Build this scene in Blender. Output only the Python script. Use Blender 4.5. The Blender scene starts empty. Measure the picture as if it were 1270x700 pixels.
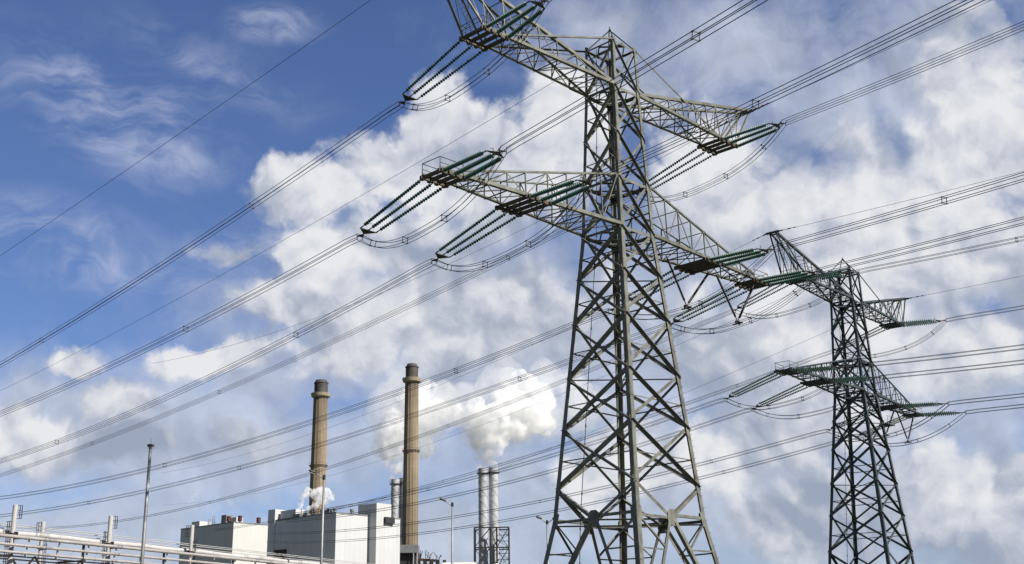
import bpy, math, random
import numpy as np
from mathutils import Vector, Matrix, noise
random.seed(7)
SC = bpy.context.scene
COL = SC.collection
R = math.radians

# ------------------------------------------------------------------ camera
F, PITCH, ROLL, CZ = 1518.8, 0.2979, -0.0129, 1.7      # focal length in px of a 1270 px wide frame
fwd = Vector((0, math.cos(PITCH), math.sin(PITCH)))
_up = Vector((0, -math.sin(PITCH), math.cos(PITCH)))
_rt = Vector((1, 0, 0))
rt = _rt*math.cos(ROLL) + _up*math.sin(ROLL)
up = -_rt*math.sin(ROLL) + _up*math.cos(ROLL)
cam = bpy.data.cameras.new('camera')
cam.sensor_width = 36.0
cam.lens = 36.0*F/1270
cam.clip_start = 0.1
cam.clip_end = 20000
camo = bpy.data.objects.new('camera', cam)
COL.objects.link(camo)
M = Matrix((rt, up, -fwd)).transposed().to_4x4()
M.translation = Vector((0, 0, CZ))
camo.matrix_world = M
SC.camera = camo

def ray(x, y):
    return (fwd*F + rt*(x-635) - up*(y-350)).normalized()
def at(x, y, Y):                      # the point seen at (x, y) that lies Y metres ahead
    r = ray(x, y); r = r*(Y/r.y); return Vector((r.x, r.y, r.z+CZ))
def atz(x, y, z):                     # the point seen at (x, y) at height z
    r = ray(x, y); r = r*((z-CZ)/r.z); return Vector((r.x, r.y, z))

# ------------------------------------------------------------------ exposure
SC.view_settings.view_transform = 'Standard'
SC.view_settings.look = 'None'
SC.view_settings.gamma = 1
SC.view_settings.exposure = 1.0
SC.view_settings.use_curve_mapping = False

# ------------------------------------------------------------------ sun
SUN_AZ, SUN_EL = R(122), R(42)        # compass style: 0 = straight ahead (+Y), 90 = right (+X)
sun_dir = Vector((math.sin(SUN_AZ)*math.cos(SUN_EL), math.cos(SUN_AZ)*math.cos(SUN_EL), math.sin(SUN_EL)))
sl = bpy.data.lights.new('sun', 'SUN')
sl.energy = 3.9
sl.angle = R(0.53)
sl.color = (1.0, 0.95, 0.87)
so = bpy.data.objects.new('sun', sl)
so.rotation_euler = sun_dir.to_track_quat('Z', 'Y').to_euler()
COL.objects.link(so)

# ------------------------------------------------------------------ world: Nishita sky with clouds laid out by direction
world = bpy.data.worlds.new('World')
SC.world = world
world.use_nodes = True
NT = world.node_tree
NT.nodes.clear()
class G:                               # tiny helper to write node maths
    def __init__(s, nt): s.nt = nt
    def n(s, t, **k):
        a = s.nt.nodes.new(t)
        for q, v in k.items(): setattr(a, q, v)
        return a
    def put(s, sock, v):
        if isinstance(v, bpy.types.NodeSocket): s.nt.links.new(v, sock)
        else: sock.default_value = v
    def m(s, op, a, b=0.0, c=0.0, clamp=False):
        x = s.n('ShaderNodeMath', operation=op, use_clamp=clamp)
        s.put(x.inputs[0], a); s.put(x.inputs[1], b)
        if op in ('MULTIPLY_ADD', 'SMOOTH_MAX', 'SMOOTH_MIN', 'COMPARE'): s.put(x.inputs[2], c)
        return x.outputs[0]
    def v(s, op, a, b=(0, 0, 0), scale=None):
        x = s.n('ShaderNodeVectorMath', operation=op)
        s.put(x.inputs[0], a)
        if op == 'SCALE': s.put(x.inputs[3], scale)
        elif op not in ('LENGTH', 'NORMALIZE'): s.put(x.inputs[1], b)
        return x.outputs['Value'] if op in ('LENGTH', 'DOT_PRODUCT') else x.outputs[0]
    def noise(s, vec, scale, detail=5, rough=0.5, lac=2.0, dist=0.0, color=False):
        x = s.n('ShaderNodeTexNoise', noise_dimensions='3D')
        s.put(x.inputs['Vector'], vec)
        x.inputs['Scale'].default_value = scale; x.inputs['Detail'].default_value = detail
        x.inputs['Roughness'].default_value = rough; x.inputs['Lacunarity'].default_value = lac
        x.inputs['Distortion'].default_value = dist
        return x.outputs['Color'] if color else x.outputs['Fac']
    def ss(s, v, lo, hi, a=0.0, b=1.0):
        x = s.n('ShaderNodeMapRange', interpolation_type='SMOOTHSTEP')
        s.put(x.inputs['Value'], v)
        x.inputs['From Min'].default_value = lo; x.inputs['From Max'].default_value = hi
        x.inputs['To Min'].default_value = a; x.inputs['To Max'].default_value = b
        return x.outputs['Result']
    def mix(s, f, a, b):
        x = s.n('ShaderNodeMix', data_type='RGBA')
        s.put(x.inputs['Factor'], f); s.put(x.inputs['A'], a); s.put(x.inputs['B'], b)
        return x.outputs['Result']
g = G(NT)
sky = g.n('ShaderNodeTexSky', sky_type='NISHITA')
sky.sun_disc = False
sky.sun_elevation = SUN_EL
sky.sun_rotation = SUN_AZ
sky.air_density = 1.0
sky.dust_density = 0.4
sky.ozone_density = 3.5
tc = g.n('ShaderNodeTexCoord')
D = tc.outputs['Generated']
sep = g.n('ShaderNodeSeparateXYZ'); NT.links.new(D, sep.inputs[0])
az = g.m('ARCTAN2', sep.outputs[0], sep.outputs[1])
el = g.m('ARCSINE', sep.outputs[2])
comb = g.n('ShaderNodeCombineXYZ'); NT.links.new(az, comb.inputs[0]); NT.links.new(el, comb.inputs[1])
P0 = comb.outputs[0]                                 # (azimuth, elevation) in radians
warp1 = g.v('SUBTRACT', g.noise(P0, 9, 3, 0.55, color=True), (0.5, 0.5, 0.5))
warp2 = g.v('SUBTRACT', g.noise(P0, 42, 4, 0.6, color=True), (0.5, 0.5, 0.5))
P1 = g.v('ADD', g.v('ADD', P0, g.v('SCALE', warp1, scale=0.055)), g.v('SCALE', warp2, scale=0.022))
P1 = g.v('MULTIPLY', P1, (1, 1, 0))
def azel(x, y):
    r = ray(x, y); return math.atan2(r.x, r.y), math.asin(r.z)
def field(P, blobs, k=0.12):
    """smooth union of soft ellipses; blob = (px, py, rx, ry, weight[, tilt deg])"""
    out = None
    for b in blobs:
        x, y, rx, ry, w = b[:5]
        u, v = azel(x, y)
        q = g.v('SUBTRACT', P, (u, v, 0))
        if len(b) > 5:
            vr = g.n('ShaderNodeVectorRotate', rotation_type='Z_AXIS')
            NT.links.new(q, vr.inputs['Vector']); vr.inputs['Angle'].default_value = R(-b[5]); q = vr.outputs[0]
        L = g.v('LENGTH', g.v('MULTIPLY', q, (F/rx, F/ry, 0)))
        f = g.m('MULTIPLY_ADD', L, -w, w)                # w*(1-L), below 0 outside
        out = f if out is None else g.m('SMOOTH_MAX', out, f, k)
    return out
# bright cumulus masses
CU = [(548,150,58,62,1),(500,205,95,48,1),(400,235,90,45,1),(640,225,120,75,1),(700,150,75,80,1),(395,312,70,42,1),
      (370,370,105,42,1),(480,320,150,85,.9),(262,442,72,26,1,8),(560,390,240,90,.9),(870,205,85,85,1),(800,120,60,40,.8),
      (1000,270,170,85,1),(1120,230,120,90,1),(1230,150,110,110,1),(1090,180,35,45,.8),(1190,330,200,90,.9),
      (28,540,75,42,1),(95,443,34,20,.9),(140,495,48,26,.75),(890,575,65,50,1),(760,585,80,60,1),(1000,420,220,80,.9),
      (1190,440,120,60,1),(650,520,60,30,.5),(1180,630,130,70,.9),(1010,640,120,60,.8),(990,520,150,60,.8),(530,500,60,30,.6),
      (1225,70,70,50,.8),(420,440,90,34,.6),(180,560,70,22,.5),(330,560,60,22,.45),(290,300,45,16,.5,10)]
fu = field(P1, CU)
def billow(P, s0, octs=4):
    """sum of |noise| octaves: rounded heads with creases between them"""
    out = None; sc_, am = s0, 1.0
    for o in range(octs):
        x = g.m('MULTIPLY', g.m('ABSOLUTE', g.m('SUBTRACT', g.noise(P, sc_, 0.0 if o < octs-1 else 2.0, .5), 0.5)), 2*am)
        out = x if out is None else g.m('ADD', out, x); sc_ *= 2.17; am *= 0.55
    return g.m('MULTIPLY', out, 1.15)                      # mostly 0.15 .. 0.85
PB = g.v('ADD', P0, g.v('ADD', g.v('SCALE', warp1, scale=0.05), g.v('SCALE', warp2, scale=0.012)))
PB = g.v('MULTIPLY', PB, (1, 1, 0))
puffb = billow(PB, 9)
puff = g.m('ADD', g.m('MULTIPLY', puffb, 0.5), g.m('MULTIPLY', g.noise(P1, 26, 6, 0.62), 0.56))
fine = g.noise(P0, 90, 5, 0.6)
dens = g.m('ADD', fu, g.m('MULTIPLY', g.m('SUBTRACT', puff, 0.5), 1.35))
mCU = g.ss(dens, -0.12, 0.34)
# soft grey-blue sheet behind and below them
GR = [(620,430,420,190,1),(1040,420,420,260,1),(1120,160,260,170,.7),(180,560,330,80,.8),(450,560,300,90,.8),(900,620,500,110,1),
      (60,500,160,60,.8),(930,60,260,90,.55),(760,30,160,60,.4),(280,620,240,60,.6),(90,660,260,70,.9),(200,520,280,90,.9),(330,470,160,60,.7),(560,670,260,70,.9),(640,600,140,90,.8)]
fg = field(P1, GR)
mGR = g.ss(g.m('ADD', fg, g.m('MULTIPLY', g.m('SUBTRACT', g.noise(P1, 11, 6, 0.6), 0.5), 1.5)), -0.3, 0.75)
# openings where the blue shows through everything
HO = [(1000,185,75,30,1,-20),(1110,170,60,22,.9,-60),(545,265,25,25,.6),(480,335,35,12,.5,30),(1235,385,45,25,.9),(850,515,60,18,.7,25),
      (570,535,35,18,.7),(720,320,20,25,.5),(690,500,60,20,.5,30),(420,510,55,35,.6,40),(930,110,45,25,.7),(1240,30,60,26,.3),(340,630,70,16,.6)]
fh = field(P1, HO)
hole = g.ss(g.m('ADD', fh, g.m('MULTIPLY', g.m('SUBTRACT', g.noise(P1, 13, 5, .6), 0.5), 2.2)), -0.2, 1.0, 1.0, 0.12)
# thin high wisps
WI = [(140,140,220,85,1,-20),(200,180,120,50,1,-25),(60,290,180,60,.8,-5),(260,90,200,60,.5,-15),(340,30,90,30,1,5),(110,330,230,40,1,-3),(300,300,120,26,.7,8),(900,70,300,90,.9,12),(1100,50,200,70,.8,10),
      (650,60,140,50,.6,0),(60,600,220,40,.6)]
fw = field(P0, WI)
st = g.v('MULTIPLY', g.v('ADD', P0, g.v('SCALE', warp1, scale=0.10)), (1, 3.2, 1))
wn = g.noise(st, 11, 7, 0.62)
mWI = g.m('MULTIPLY', g.ss(fw, -0.1, 0.9), g.ss(wn, 0.36, 0.80))
# cloud carrying the sky on beyond the frame, made dark to cut ambient light
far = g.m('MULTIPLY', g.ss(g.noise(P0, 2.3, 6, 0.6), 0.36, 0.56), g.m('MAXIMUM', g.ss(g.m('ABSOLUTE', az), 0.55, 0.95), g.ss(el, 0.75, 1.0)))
# relief: compare the puffs with the puffs a little nearer the sun
Ps = g.v('ADD', P1, (0.008, 0.010, 0))
relief = g.m('MULTIPLY', g.m('SUBTRACT', puffb, billow(g.v('ADD', PB, (0.008, 0.011, 0)), 9, 4)), 0.42)
relief = g.m('MINIMUM', g.m('MAXIMUM', relief, -0.16), 0.16)
Pb = g.v('ADD', P1, (0.02, 0.028, 0))
lowr = g.m('SUBTRACT', g.noise(P1, 8, 3, 0.5), g.noise(Pb, 8, 3, 0.5))
# how sun-lit each mass is (1 white, 0 grey)
LI = [(545,140,75,70,1.1),(450,225,150,50,.9),(690,130,90,80,.9),(395,310,70,40,1.1),(350,365,80,40,.8),(262,440,75,25,.9),(870,170,70,70,1),
      (850,210,90,50,.9),(1020,250,150,50,.85),(1200,130,100,90,.95),(1160,250,120,60,.7),(1200,440,80,45,1),(30,540,70,40,1.1),(95,443,35,20,.9),
      (890,575,65,50,1),(750,590,80,55,1.1),(1190,620,70,30,.6),(1120,330,120,50,.5),(480,390,70,35,.5),(800,350,120,40,.45),(940,360,80,45,.7),(1140,560,60,22,.4),(700,220,90,45,.6),(1130,300,160,40,.7),(1230,200,70,80,.8),(1050,420,110,35,.6),(1000,560,90,30,.6),(430,440,90,30,.6),(620,380,60,25,.5),(140,500,50,25,.7)]
fl = field(P1, LI, 0.2)
lit = g.m('ADD', g.ss(fl, -0.5, 0.6, 0.26, 0.84), g.m('MULTIPLY', relief, 2.7))
lit = g.m('ADD', lit, g.m('MULTIPLY', lowr, 1.7))
lit = g.m('ADD', lit, g.m('MULTIPLY', g.m('SUBTRACT', fine, 0.5), 0.16), clamp=True)
ramp = g.n('ShaderNodeValToRGB')
cr = ramp.color_ramp
K = 10.0
cr.elements[0].position = 0.0; cr.elements[0].color = (.33*K/10, .38*K/10, .49*K/10, 1)
cr.elements[1].position = 1.0; cr.elements[1].color = (.82, .825, .845, 1)
e = cr.elements.new(0.35); e.color = (.47, .51, .60, 1)
e = cr.elements.new(0.7); e.color = (.68, .70, .76, 1)
NT.links.new(lit, ramp.inputs[0])
cloudcol = g.v('SCALE', ramp.outputs[0], scale=10.0)
greyn = g.m('ADD', g.m('MULTIPLY', g.m('SUBTRACT', g.noise(P1, 14, 6, 0.6), 0.5), 0.5), g.m('MULTIPLY', relief, 1.0))
greycol = g.v('SCALE', (.52, .565, .675), scale=g.m('MULTIPLY', g.m('ADD', 1.0, greyn), 10.0))
skyc = g.v('MULTIPLY', sky.outputs[0], (0.80, 0.85, 1.10))
c = g.mix(g.m('MULTIPLY', mWI, 0.75), skyc, (6.2, 6.6, 8.2, 1))
c = g.mix(g.m('MULTIPLY', g.m('MULTIPLY', mGR, 0.86), hole), c, greycol)
c = g.mix(g.m('MULTIPLY', g.m('MULTIPLY', mCU, 0.97), hole), c, cloudcol)
c = g.mix(g.m('MULTIPLY', far, 0.85), c, (1.5, 1.7, 2.1, 1))          # unseen dark cloud, added to dim the fill on shaded steel
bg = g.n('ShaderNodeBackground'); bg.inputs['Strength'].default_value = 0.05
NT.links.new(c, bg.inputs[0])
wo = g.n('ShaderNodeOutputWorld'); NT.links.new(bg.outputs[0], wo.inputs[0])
world.cycles.sampling_method = 'MANUAL'
world.cycles.sample_map_resolution = 512

# ================================================================== materials
def mat(name, base, rough=0.6, metal=0.0, var=0.15, scale=3.0, streak=None, bump=0.0, joints=None, tint2=None, spec=0.4, coord='Object', stretch=(1, 1, 1), seam=None):
    m = bpy.data.materials.new(name); m.use_nodes = True
    nt = m.node_tree; h = G(nt)
    b = nt.nodes['Principled BSDF']
    b.inputs['Roughness'].default_value = rough; b.inputs['Metallic'].default_value = metal
    b.inputs['Specular IOR Level'].default_value = spec
    t = h.n('ShaderNodeTexCoord').outputs[coord]
    P = h.v('MULTIPLY', t, stretch)
    n1 = h.ss(h.noise(P, scale, 5, 0.6), 0.3, 0.7)
    a = tuple(base)+(1,)
    k = tint2 if tint2 else tuple(c*(1-var*2) for c in base)
    col = h.mix(n1, a, tuple(k)+(1,))
    if seam:                                            # thin joints every `seam` metres round the object's own X, Y
        s = h.n('ShaderNodeSeparateXYZ'); nt.links.new(t, s.inputs[0])
        f = h.m('FRACT', h.m('DIVIDE', h.m('ADD', s.outputs[0], s.outputs[1]), seam))
        l = h.m('LESS_THAN', f, 0.08)
        col = h.mix(h.m('MULTIPLY', l, 0.25), col, tuple(c*0.55 for c in base)+(1,))
    if joints:                                          # pour joints every `joints[0]` m, soot above height joints[1]
        s = h.n('ShaderNodeSeparateXYZ'); nt.links.new(t, s.inputs[0])
        l = h.m('LESS_THAN', h.m('FRACT', h.m('DIVIDE', s.outputs[2], joints[0])), 0.06)
        col = h.mix(h.m('MULTIPLY', l, 0.35), col, tuple(c*0.5 for c in base)+(1,))
        bnd = h.m('FLOOR', h.m('DIVIDE', s.outputs[2], joints[0])); wn_ = h.n('ShaderNodeTexWhiteNoise', noise_dimensions='1D'); nt.links.new(bnd, wn_.inputs['W'])
        col = h.mix(h.m('MULTIPLY', wn_.outputs['Value'], 0.22), col, tuple(c*0.72 for c in base)+(1,))
        so_ = h.m('MULTIPLY', h.ss(s.outputs[2], joints[1]-30, joints[1], 0, 1), h.ss(h.noise(h.v('MULTIPLY', t, (.5, .5, .03)), 1.0, 4, .6), .3, .7, .2, .8))
        col = h.mix(so_, col, (.05, .042, .034, 1))
    if streak:
        n2 = h.ss(h.noise(h.v('MULTIPLY', t, streak[1]), 1.0, 4, 0.6), 0.45, 0.75)
        col = h.mix(h.m('MULTIPLY', n2, streak[2]), col, tuple(streak[0])+(1,))
    nt.links.new(col, b.inputs['Base Color'])
    if bump:
        bp = h.n('ShaderNodeBump'); bp.inputs['Strength'].default_value = bump
        nt.links.new(h.noise(P, scale*4, 4, 0.6), bp.inputs['Height']); nt.links.new(bp.outputs[0], b.inputs['Normal'])
    return m
MT = {
 'steel1': mat('galvanised_steel_near', (.185, .19, .16), .5, .15, .22, 1.3, ((.10, .065, .045), (2, 2, .3), .45)),
 'steel1d': mat('weathered_steel_near', (.085, .078, .062), .6, .15, .25, 2.0, ((.14, .07, .035), (1, 1, 1), .6)),
 'steel2': mat('green_painted_steel', (.06, .08, .08), .5, .15, .2, 1.0, ((.07, .05, .045), (1, 1, .3), .4)),
 'glass_green': mat('green_glass_insulator', (0.010, 0.060, 0.050), .45, 0, .3, 4, spec=.35),
 'fitting': mat('dark_fitting_steel', (0.054, 0.051, 0.045), .5, .5, .2, 5),
 'glass_pale': mat('pale_green_insulator', (.05, .10, .08), .3, 0, .25, 4, spec=.5),
 'rod': mat('brown_rod_insulator', (.035, .024, .02), .45, 0, .2, 5),
 'wire': mat('aluminium_conductor', (0.045, 0.047, 0.051), .6, .4, .15, .5),
 'concrete': mat('tan_chimney_concrete', joints=(5.5, 168), base=(.26, .205, .14), rough=.9, var=.12, scale=.12, streak=((.12, .092, .062), (.28, .28, .012), .7), bump=.25),
 'ring': mat('pale_gallery_concrete', (.31, .265, .19), .9, 0, .1, .4),
 'soot': mat('sooty_chimney_cap', (.075, .068, .062), .8, 0, .25, .25, ((.09, .065, .05), (.3, .3, .05), .6)),
 'clad': mat('pale_grey_cladding', (.50, .505, .505), .6, 0, .04, .05, ((.36, .365, .36), (.25, .25, .015), .35), seam=3.2),
 'clad2': mat('cream_cladding', (.51, .512, .49), .6, 0, .04, .05, ((.41, .41, .37), (.25, .25, .015), .35), seam=2.6),
 'grey': mat('grey_plant_metal', (0.210, 0.217, 0.224), .6, .2, .15, .3),
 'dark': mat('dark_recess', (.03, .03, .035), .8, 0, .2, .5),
 'red': mat('oxide_red_paint', (.09, .032, .027), .6, 0, .2, .6),
 'stack': mat('bright_steel_flue', (.43, .44, .455), .45, .0, .10, .15, ((.36, .37, .39), (.25, .25, .03), .4)),
 'white': mat('white_painted_column', (.46, .45, .44), .5, 0, .08, 1.5, ((.42, .36, .30), (1.5, 1.5, .3), .5)),
 'pipe': mat('aluminium_clad_pipe', (.48, .45, .43), .4, .3, .10, .9, ((.34, .26, .21), (.6, .6, 2), .5)),
 'pole': mat('grey_lamp_pole', (0.252, 0.259, 0.266), .5, .4, .12, 1.0),
 'lens': mat('lamp_lens', (.5, .5, .48), .2, 0, .05, 4),
 'cream': mat('cream_roof', (0.585, 0.570, 0.495), .7, 0, .06, .4),
}

# ================================================================== mesh helpers
class MB:
    def __init__(s): s.v = []; s.f = []; s.sm = []
    def add(s, vs, fs, smooth=False):
        o = len(s.v); s.v += [tuple(v) for v in vs]
        s.f += [tuple(i+o for i in f) for f in fs]; s.sm += [smooth]*len(fs)
    def box(s, c, h, ax=None):
        c = Vector(c); X, Y, Z = ax if ax else (Vector((1, 0, 0)), Vector((0, 1, 0)), Vector((0, 0, 1)))
        vs = [c+X*(h[0]*i)+Y*(h[1]*j)+Z*(h[2]*k) for i in (-1, 1) for j in (-1, 1) for k in (-1, 1)]
        s.add(vs, [(0, 1, 3, 2), (4, 6, 7, 5), (0, 4, 5, 1), (2, 3, 7, 6), (0, 2, 6, 4), (1, 5, 7, 3)])
    def bar(s, a, b, w, t=None, n=None):
        """a flat bar / box section from a to b, w wide across n, t thick along n"""
        a = Vector(a); b = Vector(b); d = b-a
        if d.length < 1e-6: return
        L = d.length; d.normalize(); t = t or w
        n = Vector(n) if n is not None else Vector((0, 0, 1))
        n = n-d*n.dot(d)
        if n.length < 1e-3: n = Vector((1, 0, 0))-d*d.x
        n.normalize(); q = d.cross(n)
        s.box((a+b)/2, (L/2, w/2, t/2), (d, q, n))
    def angle(s, a, b, w, n, flip=1, out=False):
        """an L section: one flange lies in the face whose normal is n, the other stands inward"""
        a = Vector(a); b = Vector(b); d = (b-a)
        if d.length < 1e-6: return
        L = d.length; d.normalize()
        n = Vector(n); n = n-d*n.dot(d); n.normalize(); q = d.cross(n)*flip
        t = max(.014, w*.11); c = (a+b)/2
        if out:                                          # standing flange outward, along the upper edge
            if q.z > 0: q = -q
            s.box(c+q*(w/2), (L/2, w/2, t/2), (d, q, n)); s.box(c+n*(w/2+t/2+.002)+q*(t/2), (L/2, t/2, w/2), (d, q, n)); return
        s.box(c+q*(w/2), (L/2, w/2, t/2), (d, q, n))
        s.box(c-n*(w/2+t/2+.002)+q*(t/2), (L/2, t/2, w/2), (d, q, n))
    def tube(s, pts, r, k=8, smooth=True, cap=True):
        pts = [Vector(p) for p in pts]; rr = r if isinstance(r, (list, tuple)) else [r]*len(pts)
        vs = []; ref = None
        for i, p in enumerate(pts):
            d = (pts[min(i+1, len(pts)-1)]-pts[max(i-1, 0)]).normalized()
            if ref is None:
                ref = Vector((0, 0, 1)) if abs(d.z) < .9 else Vector((1, 0, 0))
            u = (ref-d*ref.dot(d)).normalized(); ref = u; v = d.cross(u)
            for j in range(k):
                a = 2*math.pi*j/k; vs.append(p+(u*math.cos(a)+v*math.sin(a))*rr[i])
        fs = []
        for i in range(len(pts)-1):
            for j in range(k):
                fs.append((i*k+j, i*k+(j+1) % k, (i+1)*k+(j+1) % k, (i+1)*k+j))
        s.add(vs, fs, smooth)
        if cap:
            o = len(s.v)-len(vs)
            s.f.append(tuple(o+j for j in reversed(range(k)))); s.f.append(tuple(o+(len(pts)-1)*k+j for j in range(k))); s.sm += [False, False]
    def lathe(s, a, b, prof, k=10, smooth=True):
        """prof = list of (distance along a->b, radius)"""
        a = Vector(a); d = (Vector(b)-a).normalized()
        ref = Vector((0, 0, 1)) if abs(d.z) < .9 else Vector((1, 0, 0))
        u = (ref-d*ref.dot(d)).normalized(); v = d.cross(u)
        ring = lambda t, r: [a+d*t+(u*math.cos(2*math.pi*j/k)+v*math.sin(2*math.pi*j/k))*r for j in range(k)]
        for p, q in zip(prof, prof[1:]):                 # every band has rings of its own: round but crisp at each corner
            if abs(p[0]-q[0])+abs(p[1]-q[1]) < 1e-6: continue
            s.add(ring(*p)+ring(*q), [(j, (j+1) % k, k+(j+1) % k, k+j) for j in range(k)], smooth)
        s.add(ring(*prof[0]), [tuple(reversed(range(k)))]); s.add(ring(*prof[-1]), [tuple(range(k))])
    def plate(s, pts, n, t):
        n = Vector(n).normalized(); k = len(pts)
        vs = [Vector(p)+n*(t/2) for p in pts]+[Vector(p)-n*(t/2) for p in pts]
        s.add(vs, [tuple(range(k)), tuple(reversed(range(k, 2*k)))]+[(i, i+k, (i+1) % k+k, (i+1) % k) for i in range(k)])
    def build(s, name, m, parent=None, origin=None, label=None):
        me = bpy.data.meshes.new(name)
        vs = s.v
        if origin is not None: vs = [(x-origin[0], y-origin[1], z-origin[2]) for x, y, z in vs]
        me.from_pydata(vs, [], s.f)
        me.polygons.foreach_set('use_smooth', s.sm)
        me.materials.append(MT[m] if isinstance(m, str) else m)
        me.update()
        o = bpy.data.objects.new(name, me); COL.objects.link(o)
        if parent is not None: o.parent = parent
        if origin is not None and parent is None: o.location = origin
        if label: o['label'] = label
        return o
def tag(o, label=None, cat=None, group=None, kind=None):
    if label: o['label'] = label
    if cat: o['category'] = cat
    if group: o['group'] = group
    if kind: o['kind'] = kind
    return o
def thing(name, loc, label, cat, group=None):
    o = bpy.data.objects.new(name, None); o.empty_display_size = .5; COL.objects.link(o); o.location = loc
    return tag(o, label, cat, group)

class T:                                # a thing whose parts are written in world coordinates
    def __init__(s, name, loc, label, cat, group=None, rz=0.0):
        s.root = thing(name, loc, label, cat, group); s.loc = Vector(loc)
        s.root.rotation_euler.z = rz
        s.inv = Matrix.Rotation(-rz, 3, 'Z')
    def part(s, name, mb, m, label=None, parent=None):
        mb.v = [tuple(s.inv @ (Vector(v)-s.loc)) for v in mb.v]
        return mb.build(name, m, parent or s.root, None, label)

# ================================================================== ground
gm = bpy.data.materials.new('ground'); gm.use_nodes = True
h = G(gm.node_tree); P = h.n('ShaderNodeTexCoord').outputs['Object']
gcol = h.mix(h.ss(h.noise(P, .02, 8, .65), .4, .6), (.055, .075, .03, 1), (.10, .095, .075, 1))
gcol = h.mix(h.ss(h.noise(P, 2.2, 6, .7), .35, .7, 0, .5), gcol, (.03, .045, .015, 1))
gb = gm.node_tree.nodes['Principled BSDF']; gb.inputs['Roughness'].default_value = .95
gm.node_tree.links.new(gcol, gb.inputs['Base Color'])
mb = MB(); N = 24; S = 9000.0
mb.v = [((i/N-.5)*2*S, (j/N-.5)*2*S, 0) for i in range(N+1) for j in range(N+1)]
mb.f = [(i*(N+1)+j, (i+1)*(N+1)+j, (i+1)*(N+1)+j+1, i*(N+1)+j+1) for i in range(N) for j in range(N)]; mb.sm = [False]*len(mb.f)
tag(mb.build('ground', gm), kind='structure')

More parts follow.
